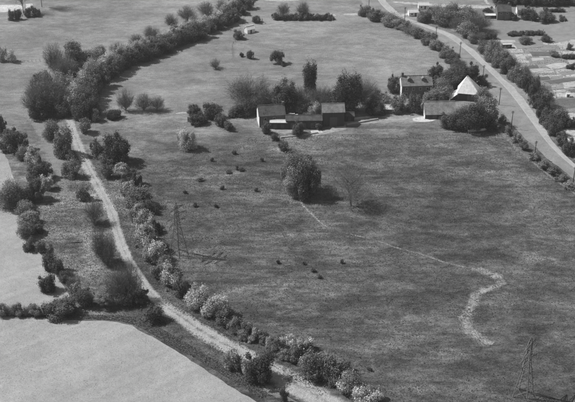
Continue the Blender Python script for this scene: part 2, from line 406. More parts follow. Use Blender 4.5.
# darker strips on the field lines near the white shed
ribbon('dark_strip', [(247, -6, 2.0), (246, 8, 2.2), (244, 20, 2.0), (240, 30, 1.6)], 'dark_grass', .05, .3)  # flat strip of darker grass
ribbon('dark_strip', [(234, 40, .9), (232, 46, .8), (231, 56, 1.2)], 'dark_grass', .05, .1)
# allotment ground and plots
field('allotment_ground', [(466, 36), (510, 36), (575, 28), (640, 30), (680, 200), (600, 172), (575, 160), (556, 140), (541, 119), (530, 102), (512, 80), (492, 62), (476, 46)], 'plot_mid', .02, .8)
field('rough_meadow', [(440, 22), (500, 20), (540, 17), (575, 12), (640, 8), (640, 30), (575, 32), (520, 35), (470, 40)], 'short_grass', .025, .8)
PL = [([(500, 50), (513, 53), (514, 58), (502, 59)], 1), ([(503, 58), (525, 56.8), (526, 59.3), (505, 60.5)], 0),
      ([(532, 58), (544, 57.5), (545, 60.5), (533, 61.5)], 0), ([(545, 66), (555, 63), (566, 62.5), (569, 66), (558, 69), (551, 69)], 0),
      ([(559, 42), (575, 40), (590, 44), (590, 48.5), (570, 48), (558, 45)], 0), ([(567, 60), (590, 59.5), (590, 65), (575, 64.5)], 0),
      ([(529, 69), (545, 68), (552, 70), (535, 73)], 0), ([(558, 72), (574, 70.5), (576, 74), (561, 76)], 1),
      ([(541, 47), (555, 46), (556, 49.5), (542, 50.5)], 1), ([(551, 76), (562, 75), (563, 79.5), (552, 80.5)], 1),
      ([(563, 83), (590, 80), (590, 86), (566, 87.5)], 0), ([(536, 90), (545, 92), (553, 97), (543, 101), (538, 97)], 1),
      ([(549, 111), (561, 110.5), (564, 115.5), (590, 115.5), (590, 119), (552, 120)], 0), ([(561, 131), (572, 127), (600, 127), (600, 148), (577, 146), (566, 138)], 0),
      ([(551, 87), (563, 85.5), (564, 88), (553, 89.5)], 1), ([(545, 103), (560, 99), (590, 98), (590, 107), (552, 109)], 2),
      ([(515, 62), (530, 63), (528, 68), (514, 66)], 1), ([(530, 52), (556, 51.5), (560, 56), (532, 56)], 2), ([(545, 81), (590, 76), (590, 79.5), (550, 84)], 2),
      ([(512, 43), (540, 41), (542, 47), (516, 49)], 1)]
PR = random.Random(31); auto = []
yy = 40.0
while yy < 150:
    hgt = PR.uniform(1.8, 4.2); x = 500 + max(0, (yy - 52) * .66) + PR.uniform(0, 8)
    while x < 640:
        ln = PR.uniform(8, 24); sk = PR.uniform(-1, 1.0)
        if PR.random() < .9: auto.append(([(x, yy + sk), (x + ln, yy - ln * .03 + sk), (x + ln + hgt * .5, yy + hgt - ln * .03 + sk), (x + hgt * .5, yy + hgt + sk)], PR.choice((0, 0, 1, 1, 2))))
        x += ln + PR.uniform(.8, 2.5)
    yy += hgt + PR.uniform(.5, 1.2)
PL = auto + PL
PM = ['plot_pale', 'plot_mid', 'plot_dark']
for k, (poly, m) in enumerate(PL):
    field('garden_plot', poly, PM[m], .05, .25, .7)
# rank grass tussocks on the pasture (nobody could count them)
def tussocks(name, pix, n, seed, smin, smax, mat='tussock', clump=True):
    r = np.random.default_rng(seed)
    P = np.array([G(*p)[:2] for p in pix]); lo, hi = P.min(0), P.max(0)
    pts = np.empty((0, 2))
    cl = r.uniform(lo, hi, (900, 2))
    while len(pts) < n:
        c = r.uniform(lo, hi, (n, 2))
        if clump:
            k = n // 2; c[:k] = cl[r.integers(900, size=k)] + r.normal(0, 1, (k, 2)) * np.array([4.5, 1.6])
        ins = np.zeros(len(c), bool)
        for a, b in zip(P, np.roll(P, -1, 0)):
            cond = (a[1] > c[:, 1]) != (b[1] > c[:, 1])
            xi = (b[0] - a[0]) * (c[:, 1] - a[1]) / (b[1] - a[1] + 1e-9) + a[0]
            ins ^= cond & (c[:, 0] < xi)
        pts = np.vstack([pts, c[ins]])
    pts = pts[:n]; s = r.uniform(smin, smax, n) ** 1.0; h = s * r.uniform(.2, .6, n)
    V = np.empty((n * 2, 4, 3)); th = r.uniform(0, pi, n)
    for j in range(2):                # two leaning tufts of blades back to back
        a = th + pi * j
        dx, dy = np.cos(a), np.sin(a); ex, ey = -dy, dx
        base = pts
        V[j::2, 0] = np.c_[base[:, 0] - ex * s * .5 - dx * .1 * s, base[:, 1] - ey * s * .5 - dy * .1 * s, 0 * s]
        V[j::2, 1] = np.c_[base[:, 0] + ex * s * .5 - dx * .1 * s, base[:, 1] + ey * s * .5 - dy * .1 * s, 0 * s]
        V[j::2, 2] = np.c_[base[:, 0] + ex * s * .35 + dx * .35 * s, base[:, 1] + ey * s * .35 + dy * .35 * s, h]
        V[j::2, 3] = np.c_[base[:, 0] - ex * s * .35 + dx * .35 * s, base[:, 1] - ey * s * .35 + dy * .35 * s, h]
    tone = np.repeat(r.uniform(0, 1, n) ** 1.5, 2)
    o = stuff(link(name, quads(name, V, [mat], None, tone)))
    return o
tag(tussocks('grass_tussocks', [(135, 170), (260, 135), (450, 134), (500, 134), (575, 200), (575, 402), (600, 430), (400, 430), (370, 398), (300, 345), (230, 310), (180, 275), (165, 240)], 60000, 3, .10, .34), 'rank tufted grass over the near pasture', 'grass')
tag(tussocks('grass_tussocks', [(70, 170), (84, 172), (105, 205), (118, 250), (150, 300), (180, 325), (230, 352), (262, 372), (268, 398), (230, 378), (160, 335), (130, 318), (90, 312), (70, 296), (40, 240), (45, 200)], 12000, 4, .1, .32), 'rough tufted grass left of the dirt track', 'grass')
tag(tussocks('grass_tussocks', [(90, 165), (112, 162), (140, 215), (155, 270), (185, 300), (240, 336), (290, 365), (330, 395), (320, 396), (260, 358), (200, 324), (165, 304), (130, 255), (118, 215)], 8000, 5, .1, .32), 'rough tufted grass between the dirt track and the hedge on its right', 'grass')
tag(tussocks('grass_tussocks', [(0, 316.2), (45, 317.7), (85, 318.7), (120, 320.7), (135, 325), (150, 333), (200, 361), (260, 398), (272, 396), (208, 356), (156, 326), (139, 318), (120, 315.5), (85, 315), (45, 314), (0, 313)], 7000, 6, .14, .42, 'tussock', False), 'long grass along the edge of the near sown field', 'grass')

tag(tussocks('vegetable_rows', [(500, 46), (640, 36), (640, 200), (575, 158), (545, 118)], 9000, 8, .12, .4), 'low crops and weeds scattered over the allotment gardens', 'crops')

tag(tussocks('young_crop', [(0, 319.5), (45, 321), (85, 322), (118, 324), (133, 328), (147, 336), (170, 349), (200, 366), (232, 387), (258, 403), (240, 420), (-20, 420)], 45000, 9, .04, .12, 'young_crop', False), 'young crop over the near sown field', 'crop')
tag(tussocks('young_crop', [(0, 143), (9, 162), (16, 184), (20, 211), (23, 233), (31, 251), (45, 266), (56, 284), (64, 295), (58, 306), (-20, 306), (-20, 140)], 20000, 10, .04, .12, 'young_crop', False), 'young crop over the upper left sown field', 'crop')

# ------------------------------------------------------------------ plants
def crown_mesh(name, seed, nclump, nleaf, leaf, mats, blossom=0.0, top=0.0, spread=1.0):
    r = np.random.default_rng(seed)
    d = r.normal(0, 1, (nclump, 3)); d /= np.linalg.norm(d, axis=1)[:, None]
    rad = r.uniform(.25, .80, nclump) * spread
    C = d * rad[:, None] * np.array([r.uniform(.75, 1.2), r.uniform(.75, 1.2), 1.0]); R = r.uniform(.16, .44, nclump)
    far = r.uniform(0, 1, nclump) < .22; C[far] *= 1.25; R[far] *= .6          # stray boughs break the outline
    C[:, 2] = np.where(C[:, 2] < -.55, -.55, C[:, 2])
    bl = r.uniform(0, 1, nclump) + C[:, 2] * top < blossom + top * .2
    ctone = r.uniform(0, 1, nclump)
    w = R ** 2; k = r.choice(nclump, nleaf, p=w / w.sum())
    e = r.normal(0, 1, (nleaf, 3)); e /= np.linalg.norm(e, axis=1)[:, None]
    q = np.clip(r.normal(.82, .26, nleaf), .2, 1.55)
    P = C[k] + e * (R[k] * q)[:, None]
    shoot = r.uniform(0, 1, nleaf) < .10                                          # young shoots standing out of the top
    P[shoot] += np.c_[r.normal(0, .04, shoot.sum()), r.normal(0, .04, shoot.sum()), np.abs(r.normal(0, .16, shoot.sum()))]
    low = P[:, 2] < -.85; P[low, 2] = r.uniform(-.95, -.6, low.sum())
    n = e + r.normal(0, .4, (nleaf, 3)); n /= np.linalg.norm(n, axis=1)[:, None]
    t = np.cross(n, r.normal(0, 1, (nleaf, 3))); t /= np.linalg.norm(t, axis=1)[:, None]
    b = np.cross(n, t); s = leaf * r.uniform(.5, 1.3, nleaf)[:, None]
    P[:, :2] /= np.percentile(np.linalg.norm(P[:, :2], axis=1), 95)
    P[:, :2] *= np.minimum(1, 1.1 / np.maximum(1e-6, np.linalg.norm(P[:, :2], axis=1)))[:, None]
    P[:, 2] /= np.percentile(P[:, 2], 98); P[:, 2] = np.maximum(P[:, 2], -.98)
    V = np.stack([P - t * s, P - b * s * .7, P + t * s, P + b * s * .7], 1)
    mi = np.where(bl[k] & (r.uniform(0, 1, nleaf) < (.85 if blossom > .6 else .66)), 1, 0) if len(mats) > 1 else np.zeros(nleaf)
    tone = np.clip(ctone[k] * .6 + r.uniform(0, .4, nleaf), 0, 1)
    return quads(name, V, mats, mi, tone)

def twig_mesh(name, seed, nlimb, ntw, width, buds):
    r = np.random.default_rng(seed); Q = []; tips = []
    def seg(p, q, w0, w1):
        d = q - p; a = np.cross(d, r.normal(0, 1, 3)); a /= np.linalg.norm(a) + 1e-9
        Q.append([p - a * w0, p + a * w0, q + a * w1, q - a * w1])
    for i in range(nlimb):
        th = r.uniform(0, 2 * pi); rr = sqrt(r.uniform(0, 1)) * .95; z = r.uniform(.0, .98) * sqrt(max(0, 1 - rr * rr)) - (.25 * rr)
        end = np.array([rr * cos(th), rr * sin(th), z]); st = np.array([0, 0, -1 + r.uniform(0, .5)])
        mid = st * .45 + end * .55 + np.array([0, 0, -.18]) + r.normal(0, .05, 3)
        pts = [st + (mid - st) * k / 3 for k in range(3)] + [mid + (end - mid) * k / 3 for k in range(4)]
        pts = [p + r.normal(0, .02, 3) for p in pts]
        for j, (p, q) in enumerate(zip(pts[:-1], pts[1:])):
            seg(p, q, width * (2.6 - .38 * j), width * (2.6 - .38 * (j + 1)))
        for _ in range(ntw):
            j = r.integers(2, len(pts) - 1); p = pts[j] + (pts[j + 1] - pts[j]) * r.uniform(0, 1) if j + 1 < len(pts) else pts[j]
            d = (end - mid) * .6 + r.normal(0, .34, 3) + np.array([0, 0, .08]); d *= r.uniform(.3, .8)
            q = p + d; m = (p + q) / 2 + r.normal(0, .02, 3)
            seg(p, m, width, width * .8); seg(m, q, width * .8, width * .45); tips.append(q); tips.append(m)
            for _ in range(2):
                f = m + d * r.uniform(.1, .6) + r.normal(0, .11, 3); seg(m, f, width * .7, width * .35); tips.append(f)
    V = np.array(Q); tips = np.array(tips)
    k = r.integers(len(tips), size=buds); P = tips[k] + r.normal(0, .035, (buds, 3))
    t = r.normal(0, 1, (buds, 3)); t /= np.linalg.norm(t, axis=1)[:, None]
    b = np.cross(t, r.normal(0, 1, (buds, 3))); b /= np.linalg.norm(b, axis=1)[:, None]; s = width * 2.2
    B = np.stack([P - t * s, P - b * s, P + t * s, P + b * s], 1)
    V = np.concatenate([V, B]); rr = np.linalg.norm(V.mean(1), axis=1); V = V[rr < 1.08]; V[:, :, 2] = np.clip(V[:, :, 2], -1, 1.05)
    return quads(name, V, ['twig'], None, r.uniform(0, 1, len(V)))

def trunk_mesh(name, seed, limbs, r0, bare):
    """unit height stem; limbs reach radius ~.6"""
    r = random.Random(seed); mb = MB()
    p = Vector((0, 0, -.03)); rad = r0
    for k in range(5):
        q = Vector((r.uniform(-.04, .04), r.uniform(-.04, .04), (k + 1) / 5)); mb.bar(p, q, rad, rad * .72, 6); rad *= .72; p = q
    for i in range(limbs):
        z = r.uniform(bare, .8); a = 2 * pi * i / limbs + r.uniform(-.4, .4)
        s = Vector((0, 0, z)); m = s + Vector((cos(a) * .25, sin(a) * .25, .12)); e = m + Vector((cos(a) * .3, sin(a) * .3, .2))
        mb.bar(s, m, r0 * .45, r0 * .3, 5); mb.bar(m, e, r0 * .3, r0 * .12, 5)
    return mesh(name, mb.v, mb.f, 'bark')

SIZES = {'S': (26, 4200, .085), 'M': (28, 11000, .058), 'L': (46, 24000, .040)}
CROWN = {}
for kind, mats, bl, top in (('leafy', ['leaf_dark'], 0, 0), ('green', ['leaf_mid'], 0, 0), ('pale', ['leaf_pale'], 0, 0),
                            ('hedge', ['leaf_pale', 'blossom'], .22, -.3), ('part', ['leaf_mid', 'blossom'], .45, -.5), ('blossom', ['leaf_pale', 'blossom'], .8, -.4)):
    for sz, (nc, nl, lf) in SIZES.items():
        CROWN[kind, sz] = [crown_mesh('crown', 101 * v + nc + len(kind) * 13 + ord(kind[0]), nc, nl, lf, mats, bl, top) for v in range(4)]
for sz, a in (('S', (36, 16, .010, 1500)), ('M', (60, 20, .0056, 4000)), ('L', (100, 26, .0036, 8000))):
    CROWN['bare', sz] = [twig_mesh('crown', 40 + v, *a) for v in range(2)]
    CROWN['sparse', sz] = [twig_mesh('crown', 60 + v, a[0] * 2 // 3, a[1] * 3 // 4, a[2] * .75, a[3] // 8) for v in range(2)]
TRUNK = {False: [trunk_mesh('trunk', 5 + v, 4, .05, .3) for v in range(2)], True: [trunk_mesh('trunk', 15 + v, 7, .045, .45) for v in range(2)]}
NAME = {'leafy': 'leafy_bush', 'green': 'leafy_bush', 'pale': 'pale_bush', 'hedge': 'hedge_shrub', 'part': 'blossom_bush', 'blossom': 'blossom_bush', 'bare': 'bare_bush', 'sparse': 'sapling'}
PRN = random.Random(99)
def plant(kind, cx, top, bot, w, label, group=None, bare=0.0, name=None, cat=None):
    """outline of the crown on the map sheet: centre x, top and bottom row, width; bare = metres of clear stem"""
    s, a = pxm(bot), ang(bot); r = w / 2 / s; half = (bot - top) / 2 / s
    c = sqrt(max(half ** 2 - (r * sin(a)) ** 2, (.5 * r) ** 2)) / cos(a)
    zc = c * .92 + bare
    yc = (top + bot) / 2
    loc = G(cx, yc + zc * cos(a) * s)
    sz = 'S' if r < 2.4 else ('M' if r < 4.8 else 'L')
    tree = bare > .8 or c > 1.35 * r or kind in ('bare', 'sparse')
    nm = name or (NAME[kind] if not (tree and bare > .8) else 'tree')
    o = thing(nm, label, cat or ('tree' if (nm.endswith('tree')) else ('hedge' if kind == 'hedge' else 'bush')), loc, PRN.uniform(0, 6.28), group)
    cr = link('crown', PRN.choice(CROWN[kind, sz]), o, (0, 0, zc)); cr.scale = (r * 1.16 * PRN.uniform(.85, 1.15), r * 1.16 * PRN.uniform(.85, 1.15), c * 1.06)
    cr.rotation_euler = (PRN.uniform(-.08, .08), PRN.uniform(-.08, .08), PRN.uniform(0, 6.28))
    tk = link('trunk', PRN.choice(TRUNK[bool(tree)]), o); hgt = zc + c * (.35 if tree else .1)
    tk.scale = (max(.7, r * .85), max(.7, r * .85), hgt)
    return o

ORD = ['first', 'second', 'third', 'fourth', 'fifth', 'sixth', 'seventh', 'eighth', 'ninth', 'tenth', 'eleventh', 'twelfth', 'thirteenth', 'fourteenth', 'fifteenth', 'sixteenth', 'seventeenth', 'eighteenth', 'nineteenth', 'twentieth', 'twenty-first', 'twenty-second', 'twenty-third', 'twenty-fourth', 'twenty-fifth', 'twenty-sixth', 'twenty-seventh', 'twenty-eighth', 'twenty-ninth', 'thirtieth', 'thirty-first', 'thirty-second', 'thirty-third', 'thirty-fourth']
LOOK = {'leafy': 'dark leafy bush', 'green': 'grey-green leafy bush', 'pale': 'pale leafy bush', 'hedge': 'hedge shrub', 'part': 'bush with patches of white blossom', 'blossom': 'white blossoming bush', 'bare': 'bare twiggy bush', 'sparse': 'thin sapling'}
def row(where, group, items):
    for i, it in enumerate(items):
        lab = (ORD[i] if i < 20 else '%d' % i) + ' ' + where + ', ' + 'a ' + LOOK[it[0]]
        plant(it[0], *it[1:5], lab, group, *(it[5:]))

# hedge on the right of the dirt track, upper half (from the top down)
row('down the hedge right of the upper track', 'bushes right of the upper track', [
    ('leafy', 98, 143, 159, 12), ('leafy', 118, 137, 164, 24), ('part', 123, 163, 173, 11), ('leafy', 132, 171, 187, 17), ('part', 128, 183, 196, 11), ('green', 141, 189, 209, 22),
    ('leafy', 152, 201, 214, 11), ('part', 138, 206, 221, 15), ('part', 146, 213, 230, 18), ('leafy', 157, 222, 234, 11), ('part', 146, 229, 246, 19), ('blossom', 140, 226, 237, 9),  # both narrow leafy ones stand in for shade right of the bushes
    ('part', 156, 241, 262, 23), ('leafy', 164, 241, 253, 12), ('green', 166, 257, 273, 15), ('part', 171, 268, 288, 17), ('green', 160, 262, 280, 14), ('leafy', 181, 281, 296, 12)])  # the narrow leafy one beside the wide blossom bush stands in for its shadow
# the same hedge, lower half
row('down the hedge right of the lower track', 'bushes right of the lower track', [
    ('blossom', 197, 288, 308, 21), ('leafy', 206, 303, 313, 11), ('blossom', 215, 297, 317, 20), ('leafy', 226, 309, 325, 15), ('green', 236, 317, 330, 14), ('green', 247, 325, 338, 11),
    ('part', 255, 329, 341, 10), ('green', 263, 332, 343, 11), ('leafy', 274, 339, 353, 12), ('blossom', 268, 338, 346, 7), ('part', 287, 334, 350, 20), ('blossom', 298, 341, 356, 13), ('leafy', 294, 349, 362, 14),
    ('part', 308, 340, 355, 16), ('part', 313, 354, 378, 23), ('green', 330, 356, 379, 22), ('leafy', 343, 364, 377, 16), ('part', 348, 373, 393, 26), ('part', 368, 387, 408, 26), ('leafy', 333, 377, 386, 10)])
FILL = [(102, 152), (112, 166), (124, 178), (133, 194), (137, 208), (143, 221), (150, 236), (155, 250), (164, 266), (172, 279), (186, 296), (206, 310), (224, 322), (242, 333), (258, 340), (276, 350), (292, 358), (306, 368), (322, 378), (340, 386), (356, 396), (372, 406)]
k = 0
for (ax, ay), (bx, by) in zip(FILL[:-1], FILL[1:]):
    for t in (.2, .7):
        x, y = ax + (bx - ax) * t + PRN.uniform(-3, 4), ay + (by - ay) * t + PRN.uniform(-2, 2); w = PRN.uniform(8, 14)
        knd = PRN.choice(('green', 'leafy', 'green', 'part', 'bare'))
        plant(knd, x, y - w * .45, y + w * .35, w, ORD[k % 21] + ' small ragged gap bush down the hedge right of the ' + ('upper' if k < 21 else 'lower') + ' track', 'gap bushes right of the track', name='low_bush', cat='bush')
        k += 1
# trees and bushes left of the track
for it in [
    ('part', 234, 350, 371, 17, 'blossom-flecked bush beside the lower track, left of a darker one'),
    ('leafy', 257, 357, 383, 24, 'large dark round bush standing left of the lower dirt track'),
    ('blossom', 246, 361, 375, 9, 'small white blossoming bush wedged between two dark bushes'),
    ('leafy', 284, 389, 404, 8, 'small dark bush at the bottom edge of the photo, left of the track'),
    ('leafy', 153, 307, 322, 16, 'dark bush alone at the bend of the track by the sown field'),
    ('leafy', 61, 300, 315, 25, 'broad dark bush at the corner of the two sown fields'),
    ('leafy', 85, 290, 307, 17, 'dark bush right of the broad one at the field corner'),
    ('part', 77, 284, 297, 9, 'slim blossom-flecked bush behind the dark bushes at the field corner'),
    ('bare', 119, 268, 303, 22, 'grey twiggy bush rising behind the small trees by the field corner'),
    ('bare', 131, 264, 302, 22, 'tall grey twiggy bush close to the left edge of the track'),
    ('leafy', 126, 294, 307, 13, 'low dark bush under the tall grey twiggy bush'),
    ('leafy', 141, 291, 305, 13, 'dark bush beside the track above its bend'),
    ('bare', 103, 228, 264, 20, 'grey twiggy bush left of the middle of the track'),
    ('bare', 109, 236, 267, 16, 'darker twiggy bush touching the left edge of the track'),
    ('bare', 94, 200, 226, 20, 'faint grey twiggy bush high up left of the track'),
    ('leafy', 47, 277, 293, 17, 'round dark bush alone at the edge of the upper sown field'),
    ('bare', 74, 275, 293, 13, 'small twiggy bush right of the lone round bush'),
    ('green', 65, 130, 156, 19, 'fuzzy grey bush beside the top of the dirt track'),
    ('leafy', 71, 152, 163, 12, 'dark bush whose shadow falls across the top of the track'),
    ('green', 52, 123, 140, 15, 'grey bush left of the fuzzy one at the top of the track'),
    ('green', 72, 162, 178, 15, 'grey bush left of the upper track below the shadowed crossing'),
    ('leafy', 80, 105, 121, 14, 'dark bush right of the head of the dirt track'),
    ('leafy', 92, 99, 117, 15, 'dark bush at the lower tip of the long curving hedge'),
    ('leafy', 97, 111, 122, 9, 'small dark bush below the tip of the long curving hedge'),
    ('green', 86, 120, 134, 12, 'small grey bush right of the head of the track'),
    ('leafy', 61, 105, 118, 14, 'dark low bush left of the head of the dirt track'),
    ('green', 107, 166, 178, 10, 'small low bush between the upper track and the hedge'),
    ('green', 84, 186, 200, 12, 'small low grey bush on the left verge of the upper track'),
]:
    plant(*it[:6], bare=(it[6] if len(it) > 6 else 0.0))
plant('green', 104, 291, 304, 17, 'small round-headed tree with a clear stem left of the track bend', None, 1.6, 'round_tree', 'tree')
plant('bare', 118, 290, 304, 13, 'small twiggy tree next to the round-headed tree left of the track bend', None, 1.5, 'small_tree', 'tree')
# hedge between the upper sown field and the rough strip
row('down the edge of the upper sown field', 'bushes along the upper sown field', [
    ('leafy', 2, 116, 132, 12), ('leafy', 14, 131, 151, 21), ('green', 25, 147, 161, 14), ('part', 33, 151, 166, 15), ('leafy', 40, 163, 181, 19), ('leafy', 36, 180, 201, 17), ('blossom', 46, 177, 190, 12),
    ('green', 15, 183, 208, 28), ('green', 25, 202, 216, 18), ('green', 28, 213, 226, 19), ('leafy', 37, 224, 234, 11), ('green', 26, 224, 239, 16), ('leafy', 30, 238, 251, 13), ('leafy', 41, 242, 252, 10),
    ('leafy', 50, 249, 270, 11), ('leafy', 57, 260, 275, 13), ('leafy', 65, 273, 283, 10)])
# low hedge between the two sown fields
for i, x in enumerate((-5, 3, 11, 19, 27, 35, 43, 50)):
    plant('green' if i % 2 else 'bare', x, 305, 316, 11, ORD[i] + ' low scrub from the left in the hedge between the two sown fields', 'hedge between the sown fields')
# the long curving hedge in the upper left
CL = [(80, 109), (82, 100), (85, 92), (90.5, 85), (97, 78.5), (105, 72), (113, 66.5), (122, 61.5), (131, 57), (141, 53), (151, 49.5), (160, 46), (169, 42.5), (178, 39), (187, 35.5), (196, 32), (205, 28), (214, 24), (223, 19.5), (231, 15), (238, 10), (242, 3), (245, -4)]
for i, (x, y) in enumerate(CL):
    h = (19 - 9 * i / 22) * PRN.uniform(.85, 1.15); w = (20 - 7 * i / 22) * PRN.uniform(.9, 1.2)
    plant('leafy', x + 3, y - h / 2, y + h / 2, w, ORD[i] + ' dense shrub darkened as the shaded side of the long curving hedge, from its near end', 'long curving hedge', name='hedge_shrub', cat='hedge')  # dark leaves put the hedge's shaded side into the colour
    plant(('hedge', 'pale', 'part')[i % 3], x - 4.5, y - h * .72, y + h * .22, w * .9, ORD[i] + ' flowering shrub painted paler as the sunlit left side of the long curving hedge', 'sunny side of the long curving hedge', name='hedge_shrub', cat='hedge')  # blossom, plus paler leaves that paint the sunlit flank
# grove left of the long hedge
row('tree of the grey grove left of the long hedge', 'grove left of the long hedge', [
    ('bare', 56, 44, 74, 20, .9), ('green', 74, 44, 64, 19, .9), ('bare', 65, 55, 84, 24, .9), ('green', 72, 62, 78, 17), ('green', 43, 72, 86, 20), ('bare', 50, 74, 110, 34, .9), ('green', 49, 84, 109, 30),
    ('green', 66, 75, 94, 22), ('pale', 88, 52, 66, 17), ('bare', 36, 88, 116, 20, .9), ('green', 64, 93, 108, 14), ('pale', 97, 47, 58, 14), ('leafy', 42, 100, 119, 18)])
# far left top
for it in [
    ('leafy', 12.5, 11, 20.5, 7, 'left of two upright dark shrubs in the far left field'), ('leafy', 18.5, 10.5, 20, 6.5, 'right of two upright dark shrubs in the far left field'),
    ('leafy', 28, 9, 17.5, 8, 'dark shrub between the two tall trees in the far left field'), ('leafy', 36, 7, 16.5, 8, 'dark shrub close left of the stout tall tree'),
    ('blossom', 11.5, 51, 62, 9.5, 'white blossoming bush in the left field, the right one of the pair'), ('blossom', 2, 49, 62, 10, 'bush flecked white at the left edge, the left one of the pair'),
    ('leafy', 239, 31, 39, 10, 'dark bush at the end of the dark strip, left of the white shed'), ('leafy', 257, 17, 23, 9, 'dark low bush behind the white shed'),
    ('leafy', 250, 51, 59, 7, 'small dark bush alone on the far meadow'), ('leafy', 283, 61.5, 66, 5, 'tiny bush right below the lone tree on the far meadow'), ('leafy', 242, 53, 57, 4, 'tiny bush left of the small dark bush on the far meadow'),
    ('bare', 188, 6, 22, 18, 'grey bare bush beyond the long hedge'), ('bare', 206, 2, 16, 16, 'faint bare bush beyond the far end of the long hedge'), ('bare', 172, 14, 28, 14, 'leftmost bare bush beyond the long hedge'), ('leafy', 237, 3, 14, 12, 'dark bush where the long hedge ends'),
    ('bare', 126, 89, 112, 15, 'thin twiggy bush left of the broad twiggy clump on the meadow'), ('bare', 144, 94, 112, 17, 'left half of the broad twiggy clump on the meadow'), ('bare', 157, 96, 112, 15, 'right half of the broad twiggy clump on the meadow'),
    ('leafy', 194, 106, 117, 13, 'upper left bush of the dark group on the meadow'), ('leafy', 198, 115, 125, 18, 'lower left bush of the dark group on the meadow'), ('leafy', 214, 105, 119, 17, 'largest dark bush of the group on the meadow'),
    ('leafy', 220, 116, 127, 10, 'upright dark bush below the largest of the meadow group'), ('leafy', 228.5, 122, 130, 10, 'lowest dark bush of the meadow group'), ('leafy', 115, 112, 117, 14, 'low dark scrub left of the twiggy clump'),
    ('bare', 152, 26, 41, 17, 'feathery bush right of the middle beyond the long hedge'), ('bare', 136, 34, 48, 16, 'feathery bush beyond the middle of the long hedge'), ('bare', 118, 42, 56, 16, 'feathery bush between the grove and the long hedge'), ('bare', 222, 0, 12, 14, 'feathery bush beyond the last bend of the long hedge'), ('bare', 215, 58, 69, 10, 'faint sapling in the middle of the far meadow'),
    ('bare', 283, 3, 17, 12, 'left bare bush in the far boundary hedge'), ('bare', 303, 2, 18, 14, 'right bare bush in the far boundary hedge'),
    ('leafy', 283, 142, 152, 11, 'small dark pointed bush above the large pasture tree'), ('leafy', 309, 156, 163, 6, 'tiny dark bush just behind the large pasture tree'),
]:
    plant(*it[:6])
for i, x in enumerate(range(276, 332, 6)):
    plant('leafy', x, 14 + .02 * i, 20, 8, ORD[i] + ' low dark shrub from the left in the straight far boundary hedge', 'far boundary hedge', name='hedge_shrub', cat='hedge')
plant('leafy', 277, 51, 61, 12, 'small lone tree on the far meadow', None, 1.4, 'lone_tree', 'tree')
plant('blossom', 188.5, 131, 148, 17, 'white blossoming tree alone on the meadow', None, 0.9, 'blossom_tree', 'tree')
plant('sparse', 23.5, -28, 6, 18, 'slender tall tree in the far left field, crown above the frame', None, 4.5, 'tall_tree', 'tree')
plant('sparse', 42, -36, 0, 20, 'stout tall tree in the far left field, crown above the frame', None, 5.0, 'tall_tree', 'tree')
plant('green', 300, 156, 190, 28, 'large leafy tree standing alone on the pasture', None, 1.2, 'leafy_tree', 'tree')
plant('leafy', 307, 168, 198, 20, 'darker crown added as the shaded right half of the large pasture tree', None, .9, 'leafy_tree', 'tree')  # dark leaf colour paints the shaded half of the one large tree
plant('pale', 292, 170, 195, 16, 'pale crown added as the sunlit left lobe of the large pasture tree', None, .9, 'leafy_tree', 'tree')  # pale leaf colour paints the sunlit lobe of the same tree
plant('sparse', 351, 162, 204, 38, 'thin bare tree on the pasture right of the large leafy one', None, 2.2, 'bare_tree', 'tree')
# small dark scrub on the pasture
for (x, y, w, where) in [(304, 263, 5, 'highest of three dark dots of scrub on the pasture'), (313, 270.5, 4.5, 'middle of three dark dots of scrub on the pasture'), (320, 277, 5, 'lowest of three dark dots of scrub on the pasture'),
                         (229, 172, 5, 'dark low scrub left of a close pair on the pasture'), (237, 168, 4, 'left one of a close pair of dark scrub on the pasture'), (241.5, 169.5, 5, 'right one of a close pair of dark scrub on the pasture'),
                         (200, 180, 5, 'dark low scrub below the white blossoming tree'), (278, 262, 3.5, 'tiny dark scrub right of the first pylon'), (369, 369, 5, 'dark low scrub on the pasture above the end of the track hedge'), (195, 205.5, 4, 'tiny dark scrub behind the top of the first pylon'), (234, 153, 4, 'tiny scrub right below the white blossoming tree'), (212, 160, 3.5, 'tiny scrub below and right of the white blossoming tree'), (222, 188, 4, 'low scrub on the pasture below the close pair'), (256, 190, 3.5, 'tiny scrub on the pasture left of the large leafy tree'), (185, 192, 3.5, 'tiny scrub near the track hedge above the first pylon'), (216, 206, 4, 'low scrub on the pasture right of the first pylon top'), (262, 160, 3.5, 'tiny scrub on the pasture below the farm range'), (342, 262, 3.5, 'tiny scrub right of the three dark dots on the pasture')]:
    plant('leafy', x, y - 2.2, y + 1.6, w, where, 'dark scrub on the pasture', name='low_scrub', cat='scrub')
